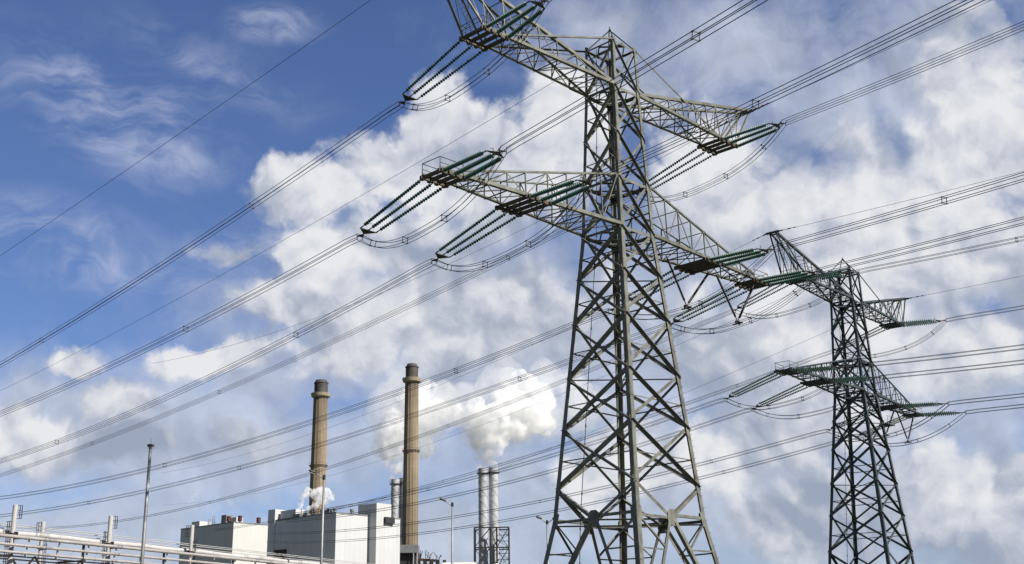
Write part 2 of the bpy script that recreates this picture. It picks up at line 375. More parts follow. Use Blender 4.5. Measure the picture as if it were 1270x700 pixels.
# ================================================================== lattice pylons
H1, H1T, H2, H3, H4, HK = 33.0, 37.1, 45.0, 49.05, 51.0, 11.12
ZS = [0, HK, H1, H2, H3]; WS = [5.95, 3.92, 1.99, 1.553, 1.464]
def wat(z): return float(np.interp(z, ZS, WS))
NODES = [HK, 13.5, 17.8, 21.7, 25.9, 29.45, H1, H1T, 40.97, H2, H3]
ARM = dict(U=(13.22, 15.46, 1.113, H2), O=(17.27, 19.27, .901, H1), I=(9.42, 11.57, 1.506, H1))
PKR, PKH = 19.16, 49.65
TW = {'1': (Vector((8.305, 90.22, 0)), .789), '2': (Vector((43.215, 152.278, 0)), .882)}
def fr(t):
    c, al = TW[t]
    return c, Vector((math.cos(al), math.sin(al), 0)), Vector((-math.sin(al), math.cos(al), 0))
def pylon(t, label, st, std):
    c, a, l = fr(t); Z = Vector((0, 0, 1))
    X = T('transmission_pylon', c, label, 'pylon', rz=TW[t][1])
    p = lambda A, L, z: c+a*A+l*L+Z*z
    cor = lambda sa, s_, z: p(sa*wat(z), s_*wat(z), z)
    # legs: big angle sections with their corner outward
    for sa in (-1, 1):
        for s_ in (-1, 1):
            mb = MB(); zz = [0, HK]+NODES[6:7]+[H2, H3]
            for z0, z1, w in zip(zz, zz[1:], (.40, .36, .29, .25)):
                A_, B_ = cor(sa, s_, z0), cor(sa, s_, z1)
                d = (B_-A_).normalized(); L = (B_-A_).length; th = .035
                for (n, q) in ((a*sa, -l*s_), (l*s_, -a*sa)):
                    q2 = (q-d*q.dot(d)).normalized(); n2 = d.cross(q2)
                    off = q2*(w/2) + (0*n2)
                    mb.box((A_+B_)/2+off+(n*-.003 if n is a else n*0), (L/2, w/2, th/2), (d, q2, n2))
            for z in (13.9, 20, 26.4, 38.8):      # bolted splice covers
                P_ = cor(sa, s_, z); d = (cor(sa, s_, z+1)-P_).normalized()
                for q, n in ((-l*s_, a*sa), (-a*sa, l*s_)):
                    mb.bar(P_+q*.16+n*.03-d*.45, P_+q*.16+n*.03+d*.45, .22, .03, n)
            if sa == 1 and s_ == -1:                      # climbing bolts up the right-hand leg
                sb = mb; z = 3.0
                while z < H3:
                    P_ = cor(sa, s_, z); sb.tube([P_, P_+(a if int(z/.45) % 2 else -l)*.16], .014, 5); z += .45
            leg = X.part('leg', mb, st)
            mf = MB(); P_ = cor(sa, s_, 0); mf.box(P_+Z*.25, (.6, .6, .35)); X.part('footing', mf, 'ring')
    # bracing, one part per face with its gusset plates as a sub-part
    for face in range(4):
        n = (-l, a, l, -a)[face]
        e = ((-1, -1, 1, -1), (1, -1, 1, 1), (1, 1, -1, 1), (-1, 1, -1, -1))[face]
        A = lambda z: cor(e[0], e[1], z)-n*.03
        B = lambda z: cor(e[2], e[3], z)-n*.03
        mb = MB(); gp = mb
        for i, (z0, z1) in enumerate(zip(NODES, NODES[1:])):
            big = .24 if z0 < H1-1 else (.2 if z0 < H2-1 else .15)
            if i == 0:
                m_ = (A(z0)+B(z0))/2
                mb.angle(A(z1), m_, big, n); mb.angle(B(z1), m_, big, n, -1)
                for E in (A, B): mb.angle(E(z0), m_, .2, n)
                continue
            mb.angle(A(z1)-n*.02, B(z0)-n*.02, big*.92, n, 1, True); mb.angle(A(z0)-n*.08, B(z1)-n*.08, big, n, -1)
            zm = z0+(z1-z0)*.47
            if z0 < H2-.5: mb.angle(A(zm)-n*.1, B(zm)-n*.1, .085, n)
            if z0 in (H1, H1T-0.0): pass
        for z in (H1, H1T, H2, H3): mb.angle(A(z)-n*.02, B(z)-n*.02, .22 if z != H3 else .14, n)
        # splayed base: inverted V, struts and ties
        m_ = (A(HK)+B(HK))/2
        for E, s in ((A, 1), (B, -1)):
            foot = E(.4); mb.angle(m_, foot, .26, n, s)
            for (zl, tt) in ((8.8, .22), (5.6, .5), (2.6, .76)):
                q = m_.lerp(foot, tt); mb.angle(E(zl), q, .1, n); mb.angle(E(min(HK, zl+2.4 if zl < 8 else HK)), q, .12, n, -1)
        for z in NODES:
            hh, ww = (.85, .36) if z < H1+1 else (.7, .32)
            if z in (H3,): hh, ww = .35, .3
            for E, s in ((A, 1), (B, -1)):
                q = (B(z)-A(z)).normalized()*s; P_ = E(z)+n*.05
                d = (E(z+.5)-E(z-.5)).normalized() if z < H3 else Z
                k = 1.25 if z == HK else 1
                gp.plate([P_-d*hh, P_-d*hh*.55+q*ww*1.15*k, P_+d*hh*.55+q*ww*1.15*k, P_+d*hh], n, .02)
        P_ = m_+n*.05; q = (B(HK)-A(HK)).normalized()
        gp.plate([P_-q*.52+Z*.28, P_-q*.52-Z*.3, P_-q*.3-Z*.66, P_+q*.3-Z*.66, P_+q*.52-Z*.3, P_+q*.52+Z*.28, P_+q*.25+Z*.5, P_-q*.25+Z*.5], n, .02)
        br = X.part('face_bracing', mb, st)
    # plan bracing
    for z in (HK, H1, H1T, H2, H3):
        mb = MB(); w = wat(z)-.1; k = [p(-w, 0, z-.12), p(0, -w, z-.12), p(w, 0, z-.12), p(0, w, z-.12)]
        for i in range(4): mb.angle(k[i], k[(i+1) % 4], .1, Z)
        if z < H3:
            mb.angle(cor(-1, -1, z-.2), cor(1, 1, z-.2), .09, Z); mb.angle(cor(-1, 1, z-.3), cor(1, -1, z-.3), .09, Z)
        X.part('plan_bracing', mb, st)
    for z in (21.7, 29.45):
        mb = MB(); mb.angle(cor(-1, -1, z), cor(1, 1, z), .07, Z); mb.angle(cor(-1, 1, z-.08), cor(1, -1, z-.08), .07, Z)
        X.part('plan_bracing', mb, st)
    # pyramid cap with its earth wire bracket
    mb = MB(); ap = p(0, 0, H4)
    for sa in (-1, 1):
        for s_ in (-1, 1):
            mb.angle(cor(sa, s_, H3), ap, .11, a*sa)
    mb.bar(p(0, -1.3, H3+.15), p(0, 1.3, H3+.15), .2, .16); mb.tube([ap-Z*.2, ap+Z*.25], .06, 6)
    X.part('tower_cap', mb, st)
    # crossarms
    for kind in ('L', 'U'):
        for sa in (-1, 1):
            z = H1 if kind == 'L' else H2
            w0 = wat(z)
            r1, r2, wp, _ = ARM['O' if kind == 'L' else 'U']
            b = lambda r, s_, dz=0: p(sa*r, s_*float(np.interp(r, (w0, r1, r2), (w0, wp, wp))), z+dz)
            ch = MB(); lt = MB(); out = lambda s_: l*s_
            for s_ in (-1, 1):
                ch.angle(b(w0, s_), b(r1, s_), .26 if kind == 'L' else .24, l*s_, sa*s_)
                ch.angle(b(r1, s_), b(r2+.15, s_), .2, l*s_, sa*s_)
            if kind == 'L':
                zt = lambda r: float(np.interp(r, (w0, r1), (H1T, H1+.35)))
                tp = lambda r, s_: p(sa*r, s_*float(np.interp(r, (w0, r1), (wat(H1T), wp))), zt(r))
                for s_ in (-1, 1): ch.angle(tp(w0, s_), tp(r1, s_), .14, l*s_, sa*s_)
                rs = [w0, 3.9, 5.7, 7.5, 9.42, 11.57, 13.3, 15.0, 16.2, r1]
            else:
                # rising earth wire outrigger: heavy chords from the arm roots to the peak, struts from the platform, tie from the tower top
                pk = lambda r, s_: p(sa*float(np.interp(r, (w0, PKR), (w0, PKR))), s_*float(np.interp(r, (w0, PKR), (w0, .42))), float(np.interp(r, (w0, PKR), (H2+.05, PKH))))
                for s_ in (-1, 1):
                    ch.angle(pk(w0, s_), pk(PKR, s_), .24, l*s_, sa*s_)
                    ch.angle(b(r2, s_, .1), pk(PKR, s_), .13, l*s_)
                    ch.angle(b(r1+.1, s_, .1), pk(17.2, s_), .10, l*s_)
                    ch.angle(cor(sa, s_, H3), b(r1, s_, .12), .13, l*s_)
                ch.bar(p(sa*PKR, -.85, PKH), p(sa*PKR, .85, PKH), .26, .22)
                ch.bar(p(sa*(PKR-.5), -.6, PKH-.12), p(sa*(PKR-.5), .6, PKH-.12), .14, .14)
                tp = pk; rs = [w0, 3.6, 5.7, 7.8, 9.7, 11.5, r1]
            for i, (q0, q1) in enumerate(zip(rs, rs[1:])):
                for s_ in (-1, 1):
                    lt.angle(b(q1, s_), tp(q1, s_), .07, l*s_)
                    if i % 2: lt.angle(b(q0, s_), tp(q1, s_), .075, l*s_, -1)
                    else: lt.angle(tp(q0, s_), b(q1, s_), .075, l*s_)
                lt.angle(b(q1, -1), b(q1, 1), .09, Z)
                lt.angle(b(q0, -1, .04), b(q1, 1, .04), .075, Z); 
                if q1-q0 > 1.5 and kind == 'U' or i < 4: lt.angle(b(q0, 1, .08), b(q1, -1, .08), .06, Z)
                lt.angle(tp(q1, -1), tp(q1, 1), .06, Z)
                if kind == 'U': lt.angle(tp(q0, -1), tp(q1, 1), .055, Z)
            if kind == 'U':
                for r in (13.2, 15.2, 17.2):
                    lt.angle(pk(r, -1), pk(r, 1), .06, Z)
                    for s_ in (-1, 1): lt.angle(pk(r, s_), b(min(r, r2), s_), .06, l*s_)
            arm = X.part('crossarm', ch, st)
            X.part('arm_lattice', lt, st, parent=arm)
            # strain platforms: rows of beams running along the line direction
            for key in (('O', 'I') if kind == 'L' else ('U',)):
                q1, q2, wq, _ = ARM[key]; pl = MB()
                for r in np.linspace(q1, q2, 4):
                    for o in (-.09, .09):
                        pl.bar(p(sa*(r+o), -wq-.18, z-.14), p(sa*(r+o), wq+.18, z-.14), .07, .2)
                    for s_ in (-1, 1): pl.box(p(sa*r, s_*(wq+.12), z-.16), (.13, .13, .13), (a, l, Z))
                for s_ in (-1, 1): pl.bar(p(sa*(q1-.25), s_*wq, z-.16), p(sa*(q2+.25), s_*wq, z-.16), .16, .22)
                po = X.part('strain_platform', pl, std, parent=arm)
            if kind == 'L' or sa == -1:
                hr = MB(); q1, q2, wq, _ = ARM['O' if kind == 'L' else 'U']
                cs = [p(sa*q1, wq, z), p(sa*(q2+.1), wq, z), p(sa*(q2+.1), -wq, z), p(sa*q1, -wq, z)]
                for u, v in zip(cs, cs[1:]):
                    hr.tube([u+Z*.85, v+Z*.85], .03, 5)
                    if (u-v).length > 2: hr.tube([u+Z*.45, v+Z*.45], .025, 5)
                for u in cs: hr.tube([u, u+Z*.85], .03, 5)
                X.part('handrail', hr, std, parent=arm)
            if kind == 'U':
                ld = MB(); u, v = p(sa*(r2-.2), .1, H2+.1), p(sa*(PKR-.5), .05, PKH-.1)
                d = v-u
                for o in (-.19, .19): ld.tube([u+l*o, v+l*o], .025, 5)
                for i in range(1, 18): ld.tube([u+d*(i/18)-l*.19, u+d*(i/18)+l*.19], .016, 4)
                X.part('ladder', ld, st, parent=arm)
    # down lead clipped inside the left face
    mb = MB(); pts = [cor(-1, 1, z).lerp(cor(-1, -1, z), .30 if z > HK else .30+.02*(HK-z))+a*.35 for z in np.linspace(.5, H3, 40)]
    mb.tube(pts, .03, 5)
    for q in pts[::2]: mb.tube([q-Z*.1, q+Z*.1], .055, 5)
    X.part('down_lead', mb, 'fitting')
    if t == '2':
        mb = MB(); pc = p(2.0, -2.9, 29.0)
        for o in np.linspace(-1, 1, 7): mb.bar(pc+a*o-l*.55, pc+a*o+l*.55, .06, .08)
        for s in (-1, 1): mb.bar(pc-a*1.1+l*s*.55, pc+a*1.1+l*s*.55, .09, .12)
        for o in (-1, 0, 1): mb.tube([pc+a*o-l*.55, pc+a*o-l*.55+Z*1.0], .025, 5)
        mb.tube([pc-a-l*.55+Z, pc+a-l*.55+Z], .025, 5)
        X.part('work_platform', mb, std)
    return X
pylon('1', 'tall grey-green lattice pylon standing nearest, left of the smaller one', 'steel1', 'steel1d')
pylon('2', 'smaller dark green lattice pylon standing farther off at the right', 'steel2', 'steel2')

# ================================================================== insulators, conductors, jumpers
INS = {'1a': (.7204, -.1939, 8.0955), '1n': (.4988, -.1637, 6.44), '2a': (.6361, -.1928, 7.9888), '2n': (1.0482, -.0828, 5.2311)}
# azimuth, slope, curvature, length of the wires of each phase (order of PHASES), per pylon and direction
PHASES = ('UL', 'OL', 'IL', 'UR', 'IR', 'OR', 'PL', 'PR', 'ML')
WROWS = {
 '1a': ((.76416, -.12958, .00042, 77), (.78229, -.11388, .00073, 62), (.76808, -.14063, .00083, 83), (.75851, -.11848, .00035, 150), (.83278, -.13849, .00074, 116),
        (.78222, -.10922, .00051, 149), (.80762, -.10421, .00017, 68), (.73011, -.13034, .00098, 40), (.77749, -.11656, .0003, 118)),
 '1n': ((.45384, -.13, .0005, 30), (.45762, -.12491, .00043, 26), (.45587, -.12845, .00047, 33), (.46577, -.14321, .00052, 25), (.45622, -.13263, .0005, 25),
        (.45538, -.13195, .0005, 22), (.45384, -.12369, .0005, 30), (.45934, -.12777, .0005, 29)),
 '2a': ((.62868, -.08662, .00028, 233), (.57367, -.0633, .00044, 78), (.5676, -.06561, .00045, 90), (.57009, -.06818, .00023, 30), (.57328, -.05422, .00035, 119),
        (.57125, -.06379, .00035, 132), (.58216, -.07275, .00033, 142), (.55384, -.10087, .00014, 48), (.54245, -.07489, .00028, 197)),
 '2n': ((.73364, -.07343, .00051, 21), (.74707, -.09003, .00052, 21), (.74677, -.08617, .00051, 18), (.73215, -.06391, .00051, 12), (.73928, -.06506, .00051, 11),
        (.73604, -.0557, .00051, 9), (.76188, -.06228, .00051, 30), (.75003, -.04567, .0005, 18)),
}
W = {k+ph: row for k, rows in WROWS.items() for ph, row in zip(PHASES, rows)}
PY = {'1': 'the nearer pylon', '2': 'the farther pylon'}
ARMN = {'UL': 'upper left arm', 'UR': 'upper right arm', 'OL': 'lower left arm tip', 'IL': 'lower left arm middle',
        'IR': 'lower right arm middle', 'OR': 'lower right arm tip', 'PL': 'left peak', 'PR': 'right peak', 'ML': 'roof cap'}
DIRN = {'a': 'left behind', 'n': 'right in front'}
def hdir(az, dr): return Vector((-math.sin(az), math.cos(az), 0))*dr
ENDS = {}
for t in '12':
    c, a, l = fr(t); Z = Vector((0, 0, 1))
    for dk, dr in (('a', 1), ('n', -1)):
        iaz, isl, iL = INS[t+dk]
        d = (hdir(iaz, dr)+Z*isl).normalized(); Lr = iL*math.sqrt(1+isl*isl)
        side = d.cross(Z).normalized(); vv = side.cross(d).normalized()
        for ph in ('UL', 'OL', 'IL', 'UR', 'IR', 'OR'):
            r1, r2, wp, z = ARM[ph[0]]; sg = -1 if ph[1] == 'L' else 1
            mid = c+a*(sg*(r1+r2)/2)+l*(dr*(wp+.12))+Z*(z-.2)
            end = c+a*(sg*(r1+r2)/2)+l*(dr*wp)+Z*z+d*Lr
            ENDS[t+dk+ph] = (end+d*.85, d)
            X = T('insulator_set', mid, 'green disc insulators on %s of %s, reaching %s' % (ARMN[ph], PY[t], DIRN[dk]), 'insulator',
                  'strain insulator sets on the pylons')
            nst = 3
            end = end+d*.85; yk = end-d*1.15
            for i in range(nst):
                o = (i/(nst-1)-.5) if nst > 1 else 0
                s0 = mid+a*(o*(r2-r1)*sg); s1 = yk+a*(o*1.45*sg)
                u = (s1-s0).normalized(); Ls = (s1-s0).length
                sm = MB(); prof = [(0, .03), (.3, .03)]
                x = .35; rd = {'1a': .135, '1n': .17, '2a': .13, '2n': .23}[t+dk]; pit = .26
                while x+pit < Ls-.25:
                    prof += [(x, .045), (x+.05, rd*.95), (x+.085, rd), (x+.12, rd*.5), (x+.15, .045)]; x += pit
                prof += [(Ls-.2, .04), (Ls, .04)]
                sm.lathe(s0, s1, prof, 10); X.part('insulator_string', sm, 'glass_pale' if t+dk == '2n' else 'glass_green')
                for q0, q1, r_ in ((s0, s0+u*.34, .045), (s1-u*.25, s1, .05)):
                    fm = MB(); fm.tube([q0, q1], r_, 6); X.part('end_fitting', fm, 'fitting')
            ym = MB(); pr = a*.82
            nn = a.cross(d).normalized()
            ym.plate([yk-pr, yk+pr, yk+d*.55+a*.12, yk+d*.55-a*.12], nn, .05)
            ym.tube([yk+d*.4, end-d*.25], .05, 6)
            ym.plate([end-d*.4-side*.1, end-d*.05-side*.30, end-d*.05+side*.30, end-d*.4+side*.1], vv, .04)
            for i in (-1, 1):
                for j in (-1, 1):
                    ym.tube([end-d*.1+side*.25*i, end+d*.1+side*.20*i+vv*.20*j], .03, 5)
            ym.tube([yk+vv*.28-pr*.5, yk+vv*.42-d*.25, yk+vv*.28-d*.5+pr*.2], .02, 5)      # arcing horn
            X.part('yoke_plate', ym, 'fitting')
OFF = [(-1, -1), (-1, 1), (1, -1), (1, 1)]
def bundle(name, label, cat, grp, pts, r, sp=.20, spacer=(), four=True, mt='wire'):
    X = T(name, pts[0], label, cat, grp)
    n = len(pts); tl = []
    for i in range(n):
        d = (pts[min(i+1, n-1)]-pts[max(i-1, 0)]).normalized(); s = d.cross(Vector((0, 0, 1))).normalized(); tl.append((d, s, s.cross(d).normalized()))
    for (i, j) in (OFF if four else [(0, 0)]):
        mb = MB(); mb.tube([p+tl[k][1]*(sp*i)+tl[k][2]*(sp*j) for k, p in enumerate(pts)], r, 6); X.part('conductor', mb, mt)
    cum = [0]
    for u, v in zip(pts, pts[1:]): cum.append(cum[-1]+(v-u).length)
    for q in spacer:
        if q > cum[-1]: continue
        k = max(i for i in range(n) if cum[i] <= q); k = min(k, n-2)
        p = pts[k].lerp(pts[k+1], (q-cum[k])/max(1e-6, cum[k+1]-cum[k])); d, s, v = tl[k]; mb = MB()
        cs = [p+s*(sp*i)+v*(sp*j) for i, j in ((-1, -1), (1, -1), (1, 1), (-1, 1))]
        for u, w in zip(cs, cs[1:]+cs[:1]): mb.bar(u, w, .035, .035)
        for u in cs: mb.tube([u-d*.09, u+d*.09], .042, 6)
        X.part('spacer', mb, 'fitting')
    return X
for t in '12':
    c, a, l = fr(t); Z = Vector((0, 0, 1))
    for dk, dr in (('a', 1), ('n', -1)):
        for ph in ('UL', 'OL', 'IL', 'UR', 'IR', 'OR'):
            az_, s_, c_, tm = W[t+dk+ph]; st, d = ENDS[t+dk+ph]; hd = hdir(az_, dr)
            tmax = 150.0 if dk == 'n' else max(tm*1.7, 110)
            if t+dk+ph == '2aUR': tmax = 260
            nseg = 44
            pts = [st-d*.85+hd*x+Z*(s_*x+c_*x*x) for x in [.85+tmax*(i/nseg)**1.15 for i in range(nseg+1)]]; pts[0] = st.copy()
            rw = .024 if t == '1' else .027
            bundle('conductor_bundle', 'four-wire bundle from %s of %s, running %s' % (ARMN[ph], PY[t], DIRN[dk]), 'power line', 'conductor bundles of the power lines',
                   pts, rw, spacer=[24+k*46+random.uniform(-7, 7) for k in range(7)])
            # dead-end clamps on the first metre and a half
        for ph in (('PL', 'PR', 'ML') if dk == 'a' else ('PL', 'PR')):
            az_, s_, c_, tm = W[t+dk+ph]; hd = hdir(az_, dr)
            sg = {'PL': -1, 'PR': 1, 'ML': 0}[ph]
            st = c+a*(sg*PKR)+l*(dr*.85)+Z*PKH if sg else c+l*(dr*1.3)+Z*(H3+.15)
            tmax = 150.0 if dk == 'n' else max(tm*1.6, 120)
            pts = [st+hd*x+Z*(s_*x+c_*x*x) for x in [tmax*(i/44)**1.1 for i in range(45)]]
            X = bundle('earth_wire', 'single thin earth wire from %s of %s, running %s' % (ARMN[ph], PY[t], DIRN[dk]), 'earth wire', 'earth wires over the power lines', pts, .019 if t == '1' else .021, four=False)
            mb = MB(); d = (pts[3]-pts[0]).normalized(); mb.lathe(pts[0], pts[0]+d, [(0, .03), (0, .08), (.5, .08), (.5, .035), (1.2, .035), (1.2, .07), (1.6, .07), (1.6, .035), (2.0, .035), (2.0, .06), (2.3, .06), (2.3, .03)], 8)
            X.part('wire_clamp', mb, 'fitting')
    # jumper loops
    VB = {}
    for ph, (A0, A1) in (('IR', (6.0, 12.0)), ('OR', (12.7, 18.4))):
        tip = c+a*((A0+A1)/2-(.6 if ph == 'IR' else .0))+Z*(H1-4.0); VB[ph] = tip
        X = T('hanging_insulator', tip, 'brown V-shaped insulator hanging under %s of %s' % (ARMN[ph], PY[t]), 'insulator', 'hanging V insulators under the right lower arms')
        for A in (A0, A1):
            s0 = c+a*A+Z*(H1-.2); L = (tip-s0).length; prof = [(0, .04), (.3, .04)]; x = .3
            while x < L-.5:
                prof += [(x, .065), (x+.03, .105), (x+.07, .105), (x+.09, .065)]; x += .1
            prof += [(L-.4, .045), (L-.05, .045)]
            mb = MB(); mb.lathe(s0, tip, prof, 8); X.part('rod_insulator', mb, 'rod')
        mb = MB(); mb.box(tip-Z*.1, (.3, .06, .14), (a, l, Z)); mb.bar(tip-Z*.2-l*.5, tip-Z*.2+l*.5, .1, .1); X.part('clamp_plate', mb, 'rod')
    for ph in ('UL', 'OL', 'IL', 'UR', 'IR', 'OR'):
        e1, d1 = ENDS[t+'a'+ph]; e2, d2 = ENDS[t+'n'+ph]
        pts = []
        if ph in VB:
            m_ = VB[ph]-Z*.25
            for i in range(33):
                u = i/32
                if u < .5: q = e1.lerp(m_, u*2); q = q-Z*1.3*4*(u*2)*(1-u*2)*.5
                else: q = m_.lerp(e2, u*2-1); q = q-Z*1.3*4*(u*2-1)*(2-u*2)*.5
                pts.append(q)
        else:
            for i in range(33):
                u = i/32; q = e1.lerp(e2, u); q = q-Z*(2.35*(1-abs(2*u-1)**2.6)); pts.append(q)
        L = sum((v-u).length for u, v in zip(pts, pts[1:]))
        bundle('jumper_loop', 'slack four-wire jumper loop under %s of %s' % (ARMN[ph], PY[t]), 'jumper cable', 'jumper loops under the pylon arms', pts, .022 if t == '1' else .025,
               spacer=[L*f for f in (.12, .36, .62, .86)])

# ================================================================== power station
up3 = Vector((0, 0, 1))
e1 = Vector((-.745, .667, 0)); e2 = Vector((.667, .745, 0))      # along the shaded front, along the sunlit side
BR = math.atan2(e2.y, e2.x)-0
def block(X, name, org, u0, u1, v0, v1, z0, z1, m, label=None, parent=None):
    z1 += 1.7; z0 += 1.7 if z0 > 0 else 0
    mb = MB(); cc = org+e1*((u0+u1)/2)+e2*((v0+v1)/2)+up3*((z0+z1)/2)
    mb.box(cc, (abs(u1-u0)/2, abs(v1-v0)/2, (z1-z0)/2), (e1, e2, up3)); return X.part(name, mb, m, label, parent)
B2 = Vector((-92.3, 639.2, 0))
X = T('boiler_house', B2, 'large pale grey boiler house with a taller stair tower at its right', 'industrial building', rz=BR)
w = block(X, 'wall', B2, 0, 56, 0, 45, 0, 73, 'clad')
def vpx(px, u):                        # distance along e2 at which the plane u is seen at column px
    best = min((abs(635+F*((q.x*rt.x)+(q.y*rt.y)+((73-CZ)*rt.z))/((q.y*fwd.y)+(73-CZ)*fwd.z)-px), v) for v in [k*.1 for k in range(0, 600)] for q in [B2+e1*u+e2*v]); return best[1]
va, vb, vc = vpx(467, -5.8), vpx(485, -5.8), vpx(495.5, -5.8)
block(X, 'stair_tower', B2, -5.8, 9, va, vb, 0, 79.2, 'clad')
block(X, 'side_wing', B2, -5.7, 9, vb, vc, 0, 70.3, 'clad')
block(X, 'lift_block', B2, 50.5, 56.6, -.6, 8, 0, 79, 'clad')
block(X, 'roof_house', B2, 36, 49, 2, 10, 73, 78, 'clad')
block(X, 'parapet', B2, -.15, 56.1, -.15, 45.1, 72.6, 73.3, 'grey')
for u, v, s, hh in ((33, 3, 3.0, 2.0), (28, 3.5, 1.2, 2.4), (12, 4, 1.8, 2.2), (9, 3, 1.2, 2.8), (40, 14, 3, 3)):
    block(X, 'roof_vent', B2, u-s, u+s, v-s, v+s, 73, 73+hh, 'grey')
for u, v, r, hh in ((3, 1.6, 1.1, 2.4), (6, 1.6, .8, 2.0), (1.5, 12, 1.2, 2.7), (14, 2, 1.0, 2.6)):
    mb = MB(); q = B2+e1*u+e2*v+up3*74.7; mb.lathe(q, q+up3, [(0, r*.8), (hh*.6, r*.8), (hh*.6, r), (hh, r)], 14)
    X.part('roof_cowl', mb, 'grey')
for u in (19, 20.3, 22, 30.5):
    mb = MB(); q = B2+e1*u+e2*1.5+up3*74.7; mb.tube([q, q+up3*5], .28, 8)
    X.part('vent_pipe', mb, 'grey')
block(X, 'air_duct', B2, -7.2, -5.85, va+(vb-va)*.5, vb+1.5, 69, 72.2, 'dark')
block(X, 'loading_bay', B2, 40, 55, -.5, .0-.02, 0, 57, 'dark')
for u in (10, 22): block(X, 'louvre', B2, -.25, -.02, u*.5+2, u*.5+5, 40, 44, 'grey')
B1 = Vector((-139.7, 615.8, 0))
X = T('turbine_hall', B1, 'lower grey and cream hall left of the boiler house with red vents on its roof', 'industrial building', rz=BR)
block(X, 'wall', B1, 0, 46, 0, 21, 0, 66.3, 'clad2')
block(X, 'parapet', B1, -.15, 46.1, -.15, 21.1, 66.0, 66.5, 'grey')
block(X, 'roof_house', B1, 31, 38, 1, 8, 66.5, 69.3, 'clad2')
block(X, 'roof_vent', B1, 11, 15, 3, 7, 66.5, 71, 'grey')
block(X, 'roof_house', B1, 5, 11, 5, 9, 66.5, 69.5, 'clad2')
for u, v in ((6.5, 1.5), (1.2, 4.5), (1.4, 16)):
    mb = MB(); q = B1+e1*u+e2*v+up3*68.1
    mb.lathe(q, q+up3, [(0, .5), (.7, .5), (.7, 1.1), (3.0, 1.1), (3.0, 1.2), (3.2, 1.2), (3.2, .9), (3.5, .2)], 16); X.part('extract_vent', mb, 'red', 'dark red round roof vent')
for u in (24, 22.5, 18.4, 20):
    mb = MB(); q = B1+e1*u+e2*1.5+up3*68; mb.tube([q, q+up3*random.uniform(3, 5)], .2, 8); X.part('vent_pipe', mb, 'grey')
mb = MB(); q0 = B1+e1*28-e2*1.3
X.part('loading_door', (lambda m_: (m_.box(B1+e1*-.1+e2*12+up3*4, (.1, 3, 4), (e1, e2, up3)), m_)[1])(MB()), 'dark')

def lat(px, py, Y): return at(px, py, Y)
def chimney(px, py, Y, label, rt_, rb, zplat):
    top = at(px, py, Y); c0 = Vector((top.x, top.y, 0)); Ht = top.z
    X = T('chimney', c0, label, 'chimney', 'tall concrete chimneys of the power station')
    zr = Ht-10.5
    mb = MB(); prof = [(z, rb+(rt_-rb)*min(1, z/zr)**.8) for z in np.linspace(0, zr, 26)]
    mb.lathe(c0, c0+up3, prof, 48)
    for k in range(16):                                        # shallow ribs of the slip form
        an = 2*math.pi*k/16; u = Vector((math.cos(an), math.sin(an), 0))
        mb.tube([c0+u*(rb-.02), c0+u*(rt_+.0)+up3*zr], .16, 5)
    X.part('shaft', mb, 'concrete')
    mb = MB(); mb.lathe(c0+up3*zr, c0+up3*(zr+1), [(-1.4, rt_), (-.6, rt_+1.5), (1.4, rt_+1.9), (1.5, rt_+1.9), (1.5, rt_+1.75), (.6, rt_+1.6), (.6, rt_*.9)], 48)
    X.part('gallery_ring', mb, 'ring')
    mb = MB(); mb.lathe(c0+up3*zr, c0+up3*(zr+1), [(.5, rt_-.15), (8.3, rt_-.15), (8.3, rt_+.2), (8.8, rt_+.2), (8.8, rt_-.2), (9.7, rt_-.75), (10.5, rt_-.95), (10.5, rt_-1.5), (6, rt_-1.5)], 40)
    X.part('cap', mb, 'soot')
    mb = MB(); rz = rb+(rt_-rb)*(zplat/zr)
    for k in range(24):
        a0 = 2*math.pi*k/24; a1 = 2*math.pi*(k+1)/24
        u = Vector((math.cos(a0), math.sin(a0), 0)); v = Vector((math.cos(a1), math.sin(a1), 0))
        for dz in (0, 1.2): mb.bar(c0+u*(rz+1.1)+up3*(zplat+dz), c0+v*(rz+1.1)+up3*(zplat+dz), .14, .12)
        mb.bar(c0+u*rz+up3*(zplat-1.6), c0+u*(rz+1.1)+up3*zplat, .15); mb.bar(c0+u*rz+up3*zplat, c0+u*(rz+1.15)+up3*zplat, .6, .15)
    X.part('service_platform', mb, 'soot')
    mb = MB(); u = Vector((-.5, -.87, 0))
    for o in (-.35, .35):
        s = Vector((.87, -.5, 0))*o; mb.tube([c0+u*(rb+.35)+s, c0+u*(rt_+.35)+s+up3*zr], .07, 5)
    X.part('ladder', mb, 'soot')
    return c0, Ht
chimney(398.5, 472, 790, 'tan concrete chimney rising behind the boiler house, left of the other', 4.55, 5.7, 122)
chimney(511, 452, 730, 'tan concrete chimney right of the boiler house, taller of the two', 3.95, 5.1, 121)

